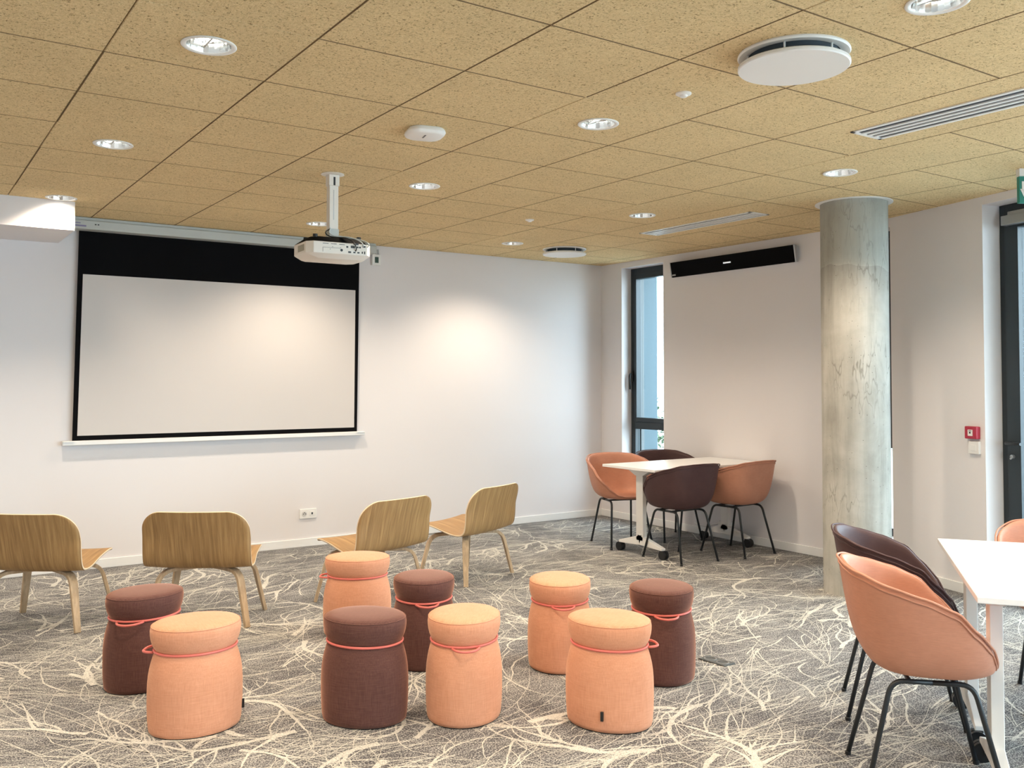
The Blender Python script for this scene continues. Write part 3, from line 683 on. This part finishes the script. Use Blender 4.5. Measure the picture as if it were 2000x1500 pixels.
for s in (-1, 1):
    m_ = MB(); y0, y1 = (sl-0.012, sl) if s > 0 else (-sl, -sl+0.012); m_.hexa([(-0.046, y0, -0.072), (-0.018, y0, -0.068), (-0.018, y1, -0.068), (-0.046, y1, -0.072), (-0.072, y0, 0.076), (-0.034, y0, 0.076), (-0.034, y1, 0.076), (-0.072, y1, 0.076)])
    m_.build('end_cap', 'steel', sb, bevel=0.002)
MB().hexa([(-0.0595, -0.03, -0.004), (-0.054, -0.03, -0.004), (-0.054, 0.06, -0.004), (-0.0595, 0.06, -0.004), (-0.0615, -0.03, 0.008), (-0.055, -0.03, 0.008), (-0.055, 0.06, 0.008), (-0.0615, 0.06, 0.008)]).build('emblem', 'led', gr_)
MB().box((-0.0500, sl-0.065, -0.056), (-0.043, sl-0.02, -0.042)).build('maker_label', 'steel', gr_)

# ---- fire call point and switch by the door
def w2thing(name, label, cat, s, z):
    p = w2(s, 0, z); return thing(name, label, cat, p, math.atan2(D2.y, D2.x))     # local x along wall, local y = left of D2
sgn = 1 if Vector((-D2.y, D2.x, 0)).dot(-N2) > 0 else -1                            # which local y faces the room
fa = w2thing('fire_call_point', 'red fire alarm call point on the wall beside the door', 'fire alarm', 1.170, 1.107)
def yb(a, b): return (min(sgn*a, sgn*b), max(sgn*a, sgn*b))
def lbox(x0, x1, a, b, z0, z1): y0, y1 = yb(a, b); return MB().box((x0, y0, z0), (x1, y1, z1))
lbox(-0.05, 0.05, 0, 0.038, -0.042, 0.042).build('housing', 'red', fa, bevel=0.005)
lbox(-0.020, 0.020, 0.038, 0.041, -0.022, 0.020).build('press_plate', 'white_plastic', fa, bevel=0.001)
lbox(-0.006, 0.006, 0.041, 0.0425, -0.006, 0.006).build('target_dot', 'black_plastic', fa)
lbox(-0.012, 0.012, 0.041, 0.042, 0.010, 0.014).build('caption_mark', 'black_plastic', fa)
sw = w2thing('light_switch', 'white square light switch below the red call point', 'light switch', 1.180, 1.005)
lbox(-0.044, 0.044, 0, 0.022, -0.042, 0.044).build('plate', 'white_plastic', sw, bevel=0.003)
lbox(-0.022, 0.022, 0.022, 0.026, -0.020, 0.020).build('rocker', 'white_plastic', sw, bevel=0.0015)

# ---- exit sign hanging by the door
ex = thing('exit_sign', 'green emergency exit sign with white arrow hanging at the right edge', 'sign', (5.56, 2.72, 2.58), -0.62)
MB().box((-0.012, -0.012, 0.0), (0.30, 0.012, 0.0)).v
MB().box((-0.11, -0.014, -0.082), (0.19, 0.014, 0.075)).build('panel', 'green', ex, bevel=0.002)
ar = MB()
def flat(pts, y0=-0.0165, y1=-0.0145):
    n = len(pts); ar.add([(x, y0, z) for x, z in pts]+[(x, y1, z) for x, z in pts], [tuple(range(n)), tuple(reversed(range(n, 2*n)))]+[(i, (i+1) % n, n+(i+1) % n, n+i) for i in range(n)])
flat([(-0.095, -0.01), (-0.075, -0.01), (-0.075, 0.045), (-0.095, 0.045)]); flat([(-0.105, 0.0), (-0.085, -0.045), (-0.06, -0.045), (-0.085, 0.0)]); flat([(-0.060, -0.045), (-0.030, 0.0), (-0.05, 0.0), (-0.08, -0.045)])
flat([(0.02, -0.06), (0.10, -0.06), (0.10, 0.055), (0.02, 0.055)]); ar.build('arrow', 'white_plastic', ex)
MB().box((-0.11, -0.02, 0.075), (0.19, 0.02, 0.12)).build('mounting_bar', 'white_metal', ex)

# ---- floor box and wall outlet near table
fb = thing('floor_box', 'small grey floor box plate with two round covers on the carpet', 'floor box', (3.600, 3.410, 0.0021), math.radians(-85))
MB().box((-0.086, -0.043, 0), (0.086, 0.043, 0.004)).build('plate', 'grey_plate', fb, bevel=0.001)
for s in (-1, 1): MB().lathe([(0.026, 0.004), (0.034, 0.004), (0.034, 0.0055), (0.026, 0.0055)], (s*0.04, 0, 0), n=32, capb=False, capt=False).build('round_cover', 'steel', fb, smooth=True, autos=True)
wo = thing('wall_outlet', 'white surface outlet box with a cable low on the wall behind the corner table', 'socket', (6.43, 5.93, 0.14))
MB().box((-0.035, -0.05, -0.035), (0, 0.10, 0.02)).build('housing', 'white_plastic', wo, bevel=0.004)
MB().box((-0.05, -0.025, -0.06), (-0.02, 0.005, -0.01)).build('plug', 'white_plastic', wo, bevel=0.004)
m_ = MB(); m_.tube([(-0.03, 0.10, -0.01), (-0.035, 0.16, -0.02), (-0.02, 0.24, -0.05), (-0.015, 0.34, -0.055), (-0.015, 0.42, -0.04)], 0.005, 8); m_.build('cable', 'white_plastic', wo, smooth=True)

# ================================================================ POUFS
def pouf(name, kind, x, y, ang, label, hand=0.0, tagpos=None, seam=(1.6, -1.6, 0.0, 3.14)):
    t = thing('drum_pouf', label, 'pouf', (x, y, 0.0006), ang, 'drum poufs tied with coral cords')
    a, b = 0.195, 0.166; n = 72
    seams = [int(round((s % (2*math.pi))/(2*math.pi)*n)) % n for s in seam]
    def shell(prof, nm, par, capb, capt, top=999):
        m_ = MB(); vs = []; fs = []
        for (sc_, z) in prof:
            for i in range(n):
                q = 2*math.pi*i/n; k = sc_*(0.994 if (i in seams and sc_ > 0.5) else 1.0)
                vs.append((a*k*math.cos(q), b*k*math.sin(q), z))
        mi_ = []
        for k in range(len(prof)-1):
            for i in range(n): j = (i+1) % n; fs.append((k*n+i, k*n+j, (k+1)*n+j, (k+1)*n+i)); mi_.append(1 if k >= top else 0)
        fs.append(tuple(reversed(range(n)))); fs.append(tuple((len(prof)-1)*n+i for i in range(n))); mi_ += [0, 1 if top < 999 else 0]
        m_.add(vs, fs); m_.mi = mi_; return m_.build(nm, [kind, kind+'_top'], par, smooth=True)
    shell([(0.90, 0.004), (0.955, 0.005), (0.972, 0.02), (0.99, 0.06), (1.0, 0.11), (1.0, 0.17), (0.995, 0.20), (0.982, 0.23), (0.96, 0.257), (0.93, 0.282), (0.895, 0.305), (0.865, 0.322), (0.845, 0.333), (0.84, 0.338)], 'body', t, True, True)
    cu = shell([(0.835, 0.334), (0.85, 0.340), (0.885, 0.350), (0.915, 0.364), (0.94, 0.382), (0.953, 0.40), (0.955, 0.415), (0.945, 0.427), (0.930, 0.433), (0.925, 0.4335), (0.915, 0.4365), (0.88, 0.441), (0.75, 0.4455), (0.5, 0.449), (0.25, 0.450), (0.05, 0.450)], 'cushion', t, True, True, 9)
    MB().tube([(a*0.934*math.cos(2*math.pi*i/64), b*0.934*math.sin(2*math.pi*i/64), 0.4335) for i in range(64)], 0.0016, 6, True).build('top_seam', kind, cu, smooth=True)
    MB().lathe([(0.93, 0.0), (0.95, 0.006)], n=48, sx=a, sy=b).build('base_edge', 'black_plastic', t)
    MB().tube([(a*0.868*math.cos(2*math.pi*i/72), b*0.868*math.sin(2*math.pi*i/72), 0.334) for i in range(72)], 0.0052, 10, True).build('cord', 'cord', t, smooth=True)
    # loop handle standing off the cord
    R0 = lambda q: (a*0.875*math.cos(q), b*0.875*math.sin(q)); w = 0.40
    pts = []
    for k in range(0, 21):
        u = -1+2*k/20; q = hand+u*w; ex_ = 0.040*(1-abs(u)**3.2)+0.003; bx, by = R0(q); nn = Vector((math.cos(hand+u*w*0.45), math.sin(hand+u*w*0.45)))
        pts.append((bx+nn.x*ex_, by+nn.y*ex_, 0.331-0.004*(1-abs(u))))
    MB().tube(pts, 0.0052, 10).build('loop_handle', 'cord', t, smooth=True)
    if tagpos is not None:
        m_ = MB(); q = tagpos; bx, by = a*0.987*math.cos(q), b*0.987*math.sin(q); nn = Vector((math.cos(q)/a, math.sin(q)/b)).normalized(); tt = Vector((-nn.y, nn.x))
        c0 = Vector((bx, by)); P = []
        for z in (0.055, 0.093):
            for (aa, bb) in ((-0.006, 0.0), (0.006, 0.0), (0.006, 0.011), (-0.006, 0.011)): p = c0+tt*aa+nn*bb; P.append((p.x, p.y, z))
        m_.hexa(P); m_.build('fabric_tag', 'black_plastic', t, bevel=0.001)
    return t
V = lambda x, y: math.atan2(-y, -x)      # direction from a pouf to the viewer
P = lambda ang, world: world-ang
pouf('b1', 'maroon', 1.056, 4.713, -2.698+0.0, 'maroon pouf at the far left, behind the leftmost peach pouf', 0.55)
pouf('p1', 'peach', 1.110, 4.023, 3.178, 'leftmost peach pouf, in front of the far left maroon pouf', -0.5, tagpos=2.75)
pouf('p2', 'peach', 2.286, 4.965, 2.709, 'peach pouf farthest back, in front of the third lounge chair', 0.0)
pouf('b2', 'maroon', 1.749, 3.719, 2.161, 'maroon pouf in the front row, left of a peach pouf', -0.95)
pouf('b3', 'maroon', 2.340, 4.265, -2.073, 'maroon pouf in the middle, half hidden behind a front-row peach pouf', 0.12)
pouf('p3', 'peach', 2.123, 3.502, -2.315, 'peach pouf in the centre of the front row, loop handle facing forward', 0.28)
pouf('p4', 'peach', 2.899, 3.832, -2.220, 'peach pouf behind the nearest right peach pouf', 0.12)
pouf('p5', 'peach', 2.602, 3.087, -1.195, 'rightmost peach pouf in the front row, small black tag near its base', 0.62, tagpos=-1.195-0.0 and (V(2.602, 3.087)-0.22)+1.195)
pouf('b4', 'maroon', 3.206, 3.404, -2.261, 'rightmost maroon pouf, beside the floor box plate', 0.10)

# ================================================================ TUB CHAIRS
def interp(tab, x):
    for (x0, y0), (x1, y1) in zip(tab, tab[1:]):
        if x <= x1:
            t = (x-x0)/(x1-x0); t = t*t*(3-2*t)*0.35+t*0.65; return y0+(y1-y0)*t
    return tab[-1][1]
RZ = [(0, 0.795), (20, 0.793), (40, 0.784), (60, 0.754), (80, 0.724), (100, 0.682), (113, 0.615), (127, 0.555), (138, 0.501), (150, 0.462), (165, 0.447), (180, 0.445)]
def rim(phi):
    a = abs(math.degrees(phi)); sx, by, fy, n = 0.295, 0.282, 0.225, 2.8
    d = (math.sin(phi), -math.cos(phi)); ry = by if d[1] < 0 else fy
    r = 1.0/((abs(d[0])/sx)**n+(abs(d[1])/ry)**n)**(1/n)
    return Vector((d[0]*r, d[1]*r, interp(RZ, a)))
def shell_mesh(name, m_name, par):
    NP, NS = 72, 16; z0 = 0.418; vs = []; fs = []
    for i in range(NP):
        phi = -math.pi+2*math.pi*i/NP; R = rim(phi); a = abs(math.degrees(phi)); Rp = Vector((R.x, R.y)); h = R.z-z0
        k = interp([(0, 0.80), (60, 0.83), (100, 0.86), (130, 0.90), (155, 0.96), (180, 0.97)], a)
        p0 = Rp*0.52*k; p1 = Rp*1.02*k; p2 = Rp*(k+(1.0-k)*0.30)*1.01
        dip = 0.012 if a > 140 else 0.0
        for s in range(NS+1):
            u = s/NS
            if u <= 0.25: q = p0*(u/0.25)*0.999+Vector((1e-4*math.sin(phi), -1e-4*math.cos(phi))); z = z0
            else:
                t = (u-0.25)/0.75; b0, b1, b2_, b3 = (1-t)**3, 3*(1-t)**2*t, 3*(1-t)*t*t, t**3
                q = p0*b0+p1*b1+p2*b2_+Rp*b3; z = z0*b0+z0*b1+(z0+0.36*h)*b2_+R.z*b3
            vs.append((q.x, q.y, z))
    W_ = NS+1
    for i in range(NP):
        j = (i+1) % NP
        for s in range(NS): fs.append((i*W_+s, j*W_+s, j*W_+s+1, i*W_+s+1))
    m_ = MB(); m_.add(vs, fs)
    me = bpy.data.meshes.new(name); me.from_pydata(m_.v, [], m_.f); me.materials.append(M[m_name])
    bm = bmesh.new(); bm.from_mesh(me); bmesh.ops.remove_doubles(bm, verts=bm.verts[:], dist=0.0004)
    bm.verts.ensure_lookup_table(); bmesh.ops.recalc_face_normals(bm, faces=bm.faces[:])
    # make normals face outward/down
    s = sum(f.normal.z for f in bm.faces if f.calc_center_median().xy.length < 0.12)
    if s > 0: bmesh.ops.reverse_faces(bm, faces=bm.faces[:])
    bm.to_mesh(me); bm.free()
    for p in me.polygons: p.use_smooth = True
    o = bpy.data.objects.new(name, me); COL.objects.link(o); o.parent = par
    so_ = o.modifiers.new('thick', 'SOLIDIFY'); so_.thickness = 0.024; so_.offset = -1.0
    sb_ = o.modifiers.new('sub', 'SUBSURF'); sb_.levels = 1; sb_.render_levels = 1
    return o
def make_tub(mname, label, group):
    t = thing('tub_chair', label, 'chair', (0, 0, 0), 0, group)
    sh = shell_mesh('shell', mname, t)
    pts = []; pts2 = []
    for i in range(120):
        phi = -math.pi+2*math.pi*i/120; R = rim(phi); R_ = Vector((R.x, R.y, R.z)); d = Vector((R.x, R.y, 0)).normalized()
        pts.append(R_+d*0.0015+Vector((0, 0, -0.002))); a = abs(math.degrees(phi)); k = interp([(0, 1), (120, 1), (150, 0.4), (180, 0.3)], a)
        pts2.append(R_+d*(-0.002-0.0015*k)+Vector((0, 0, -0.019*k-0.003)))
    MB().tube(pts, 0.0046, 8, True).build('piping', mname, sh, smooth=True)
    MB().tube(pts2, 0.0036, 8, True).build('piping', mname, sh, smooth=True)
    zt = 0.402
    for s in (-1, 1):
        for f in (-1, 1):
            xt, xb, yt, yb_ = s*0.150, s*0.195, f*0.135, f*0.232
            c = Vector((xt, yt, zt)); foot = Vector((xb, yb_, 0.006)); d1 = (foot-c).normalized()
            p = [Vector((xt, 0, zt)), Vector((xt, yt*0.55, zt))]
            for k in range(7):
                q = k/6; A_ = c-Vector((0, f*0.045, 0)); B_ = c+d1*0.05; p.append(A_*(1-q)**2+c*2*q*(1-q)+B_*q*q)
            p.append(foot)
            lg_ = MB().tube(p, 0.0092, 12).build('leg', 'black_metal', t, smooth=True)
            MB().lathe([(0.0115, 0.0), (0.0115, 0.012), (0.0095, 0.014)], (xb, yb_, 0.001), n=14).build('foot_cap', 'black_plastic', lg_, smooth=True, autos=True)
    m_ = MB()
    for y in (-0.075, 0.075): m_.tube([(-0.150, y, zt+0.004), (0.150, y, zt+0.004)], 0.0075, 10)
    m_.box((-0.075, -0.085, zt+0.006), (0.075, 0.085, zt+0.016)); m_.build('underframe', 'black_metal', t, autos=True)
    return t
def fang(fx, fy): return math.atan2(fy, fx)-math.pi/2
G1 = 'tub chairs around the corner table'; G2 = 'tub chairs around the near tables'
tanc = make_tub('tan', 'tan tub chair at the right front of the corner table, its shadow on the wall', G1); tanc.location = (6.01, 5.445, 0); tanc.rotation_euler = (0, 0, fang(-0.06, 1))
dkc = make_tub('brown', 'dark brown tub chair at the left front of the corner table', G1); dkc.location = (5.395, 5.505, 0); dkc.rotation_euler = (0, 0, fang(0.04, 1))
dup(tanc, (5.435, 6.275, 0), fang(-0.30, -0.953), 'tan tub chair at the left back of the corner table, its orange inside showing')
dup(dkc, (6.05, 6.30, 0), fang(-0.23, -0.97), 'dark brown tub chair behind the corner table, by the narrow window')
dup(tanc, (3.165, 1.985, 0), fang(0.829, -0.56)-0.20, 'nearest tan tub chair, large in the right foreground', G2)
dup(dkc, (3.75, 2.452, 0), fang(0.776, -0.63)-0.22, 'dark brown tub chair right behind the nearest tan chair', G2)
dup(tanc, (4.45, 2.06, 0), fang(-0.86, -0.50), 'tan tub chair beyond the white tables, cut by the right edge', G2)

# ================================================================ TABLES
def make_table(name, label, L, Wd, loc, rz, inset, foot, group=None, turn=False):
    t = thing('folding_table', label, 'table', loc, rz, group)
    top = MB().box((-L/2, -Wd/2, 0.718), (L/2, Wd/2, 0.740)).build('tabletop', 'white', t, bevel=0.003)
    MB().box((-L/2+0.16, -0.045, 0.672), (L/2-0.16, 0.045, 0.70)).build('beam', 'black_metal', t)
    for s in (-1, 1):
        x = s*(L/2-inset)
        m_ = MB(); m_.box((x-0.022, -0.042, 0.12), (x+0.022, 0.042, 0.69))
        # foot: shallow inverted V
        for f in (-1, 1):
            m_.hexa([(x-0.022, 0.0, 0.085), (x+0.022, 0.0, 0.085), (x+0.022, f*foot, 0.072), (x-0.022, f*foot, 0.072),
                     (x-0.022, -f*0.03, 0.175), (x+0.022, -f*0.03, 0.175), (x+0.022, f*foot, 0.092), (x-0.022, f*foot, 0.092)])
        lg_ = m_.build('t_leg', 'white_metal', t, bevel=0.003)
        m_ = MB(); m_.hexa([(x-0.03, -0.045, 0.66), (x+0.03, -0.045, 0.66), (x+0.03, 0.045, 0.66), (x-0.03, 0.045, 0.66), (x-0.03, -0.16, 0.718), (x+0.03, -0.16, 0.718), (x+0.03, 0.16, 0.718), (x-0.03, 0.16, 0.718)])
        m_.build('bracket', 'white_metal', t, bevel=0.002)
        for f in (-1, 1):
            c = MB(); y = f*(foot-0.012)
            for dx in (-0.013, 0.013):
                if turn: c.tube([(x-0.012, y+f*0.012+dx-0.010, 0.0385), (x-0.012, y+f*0.012+dx+0.010, 0.0385)], 0.037, 24)
                else: c.tube([(x+dx-0.010+0.0, y+f*0.012, 0.0385), (x+dx+0.010, y+f*0.012, 0.0385)], 0.037, 24)
            c.box((x-0.008, y-0.02, 0.03), (x+0.008, y+0.03, 0.075)); c.build('caster', 'black_plastic', t, smooth=True, autos=True)
    return t
make_table('t1', 'white flip-top table on wheeled T legs in the far corner', 1.31, 0.655, (5.755, 5.81, 0), 0.0, 0.15, 0.265)
U = Vector((0.8, 0.6)); Nn = Vector((0.6, -0.8)); K = Vector((3.03, 1.697)); ang = math.atan2(Nn.y, Nn.x)
c1 = K+U*0.3015+Nn*0.655; c2 = K+U*0.9085+Nn*0.655
make_table('t2', 'nearest white flip-top table, cut by the right edge, in front of the nearest tan chair', 1.31, 0.598, (c1.x, c1.y, 0), ang, 0.095, 0.245, 'pair of white tables side by side', True)
make_table('t3', 'white flip-top table pushed against the far side of the nearest white table', 1.31, 0.598, (c2.x, c2.y, 0), ang, 0.095, 0.245, 'pair of white tables side by side', True)

# ================================================================ PLYWOOD LOUNGE CHAIRS
PROF = [(0.252, 0.378), (0.225, 0.392), (0.18, 0.395), (0.10, 0.384), (0.01, 0.364), (-0.09, 0.346), (-0.15, 0.342), (-0.195, 0.350), (-0.225, 0.375), (-0.245, 0.42), (-0.262, 0.48), (-0.283, 0.56), (-0.305, 0.63), (-0.325, 0.692)]
def catmull(P, n):
    out = []
    for i in range(len(P)-1):
        p0, p1, p2, p3 = P[max(i-1, 0)], P[i], P[i+1], P[min(i+2, len(P)-1)]
        for k in range(n):
            t = k/n; out.append(tuple(0.5*((2*b)+(-a+c)*t+(2*a-5*b+4*c-d)*t*t+(-a+3*b-3*c+d)*t**3) for a, b, c, d in zip(p0, p1, p2, p3)))
    return out+[P[-1]]
def make_lounge(label):
    t = thing('lounge_chair', label, 'chair', (0, 0, 0), 0, 'oak plywood lounge chairs facing the screen')
    C_ = catmull(PROF, 5); s = [0.0]
    for a, b in zip(C_, C_[1:]): s.append(s[-1]+math.hypot(a[0]-b[0], a[1]-b[1]))
    L = s[-1]; nu = 22; vs = []; fs = []
    # non-uniform rows near the top so that the rounded corners are smooth
    def at(d):
        for k in range(len(s)-1):
            if d <= s[k+1]+1e-9:
                q = (d-s[k])/(s[k+1]-s[k]); return tuple(a+(b-a)*q for a, b in zip(C_[k], C_[k+1]))
        return C_[-1]
    rc = 0.115; rf = 0.05
    ds = [rf*(1-math.cos(math.pi/2*k/6)) for k in range(6)]+[rf+(L-rf-rc)*k/34 for k in range(34)]+[L-rc+rc*math.sin(math.pi/2*k/12) for k in range(13)]
    for d in ds:
        y, z = at(d); f = d/L
        w = interp([(0, 0.268), (0.25, 0.282), (0.45, 0.308), (0.58, 0.318), (0.8, 0.316), (1, 0.308)], f)
        if d < rf: w = w-rf+math.sqrt(max(rf*rf-(rf-d)**2, 0))
        if d > L-rc: q = d-(L-rc); w = w-rc+math.sqrt(max(rc*rc-q*q, 0))*1.0
        bk_ = max(0.0, min(1.0, (f-0.55)/0.25))
        for i in range(nu+1):
            u = -1+2*i/nu; vs.append((u*w, y+0.045*bk_*u*u*(w/0.33)**2, z+0.012*(1-bk_)*u*u+0.004*bk_*0))
    for k in range(len(ds)-1):
        for i in range(nu): a = k*(nu+1)+i; fs.append((a, a+1, a+nu+2, a+nu+1))
    m_ = MB(); m_.add(vs, fs); o = m_.build('seat_shell', ['oak', 'ply'], t, smooth=True)
    so_ = o.modifiers.new('thick', 'SOLIDIFY'); so_.thickness = 0.011; so_.offset = 0.0; so_.material_offset_rim = 1; so_.use_rim = True
    for sx in (-1, 1):
        for sy in (-1, 1):
            c = Vector((sx*0.232, sy*0.158-0.01, 0.322)); ft = Vector((sx*0.297, sy*0.212-0.01, 0.0)); dd = (ft-c).normalized(); inn = Vector((sx*0.05, sy*0.035-0.01, 0.328))
            di = (inn-c).normalized(); p = [inn]; A_ = c+di*0.075; B_ = c+dd*0.075
            for k in range(9): q = k/8; p.append(A_*(1-q)**2+c*2*q*(1-q)+B_*q*q)
            p.append(ft); plan = Vector((ft.x-inn.x, ft.y-inn.y, 0)).normalized(); side = Vector((-plan.y, plan.x, 0))
            ws = [0.046]*(len(p)-1)+[0.034]
            MB().sweep(p, side, ws, 0.021).build('leg', 'oak_leg', t, bevel=0.003)
    MB().box((-0.06, -0.10, 0.334), (0.06, 0.06, 0.341)).build('mounting_plate', 'oak_leg', t)
    return t
lc = make_lounge('oak plywood lounge chair at the far left, cut by the picture edge')
lc.location = (0.845, 6.205, 0); lc.rotation_euler = (0, 0, fang(0.618, 0.786))
dup(lc, (1.662, 5.765, 0), fang(0.545, 0.838), 'oak plywood lounge chair second from the left, seen squarely from behind')
dup(lc, (2.705, 5.675, 0), fang(-0.268, 0.963), 'oak plywood lounge chair behind the farthest peach pouf, turned towards the left')
dup(lc, (3.597, 5.918, 0), fang(-0.385, 0.923), 'rightmost oak plywood lounge chair, standing clear of the poufs')
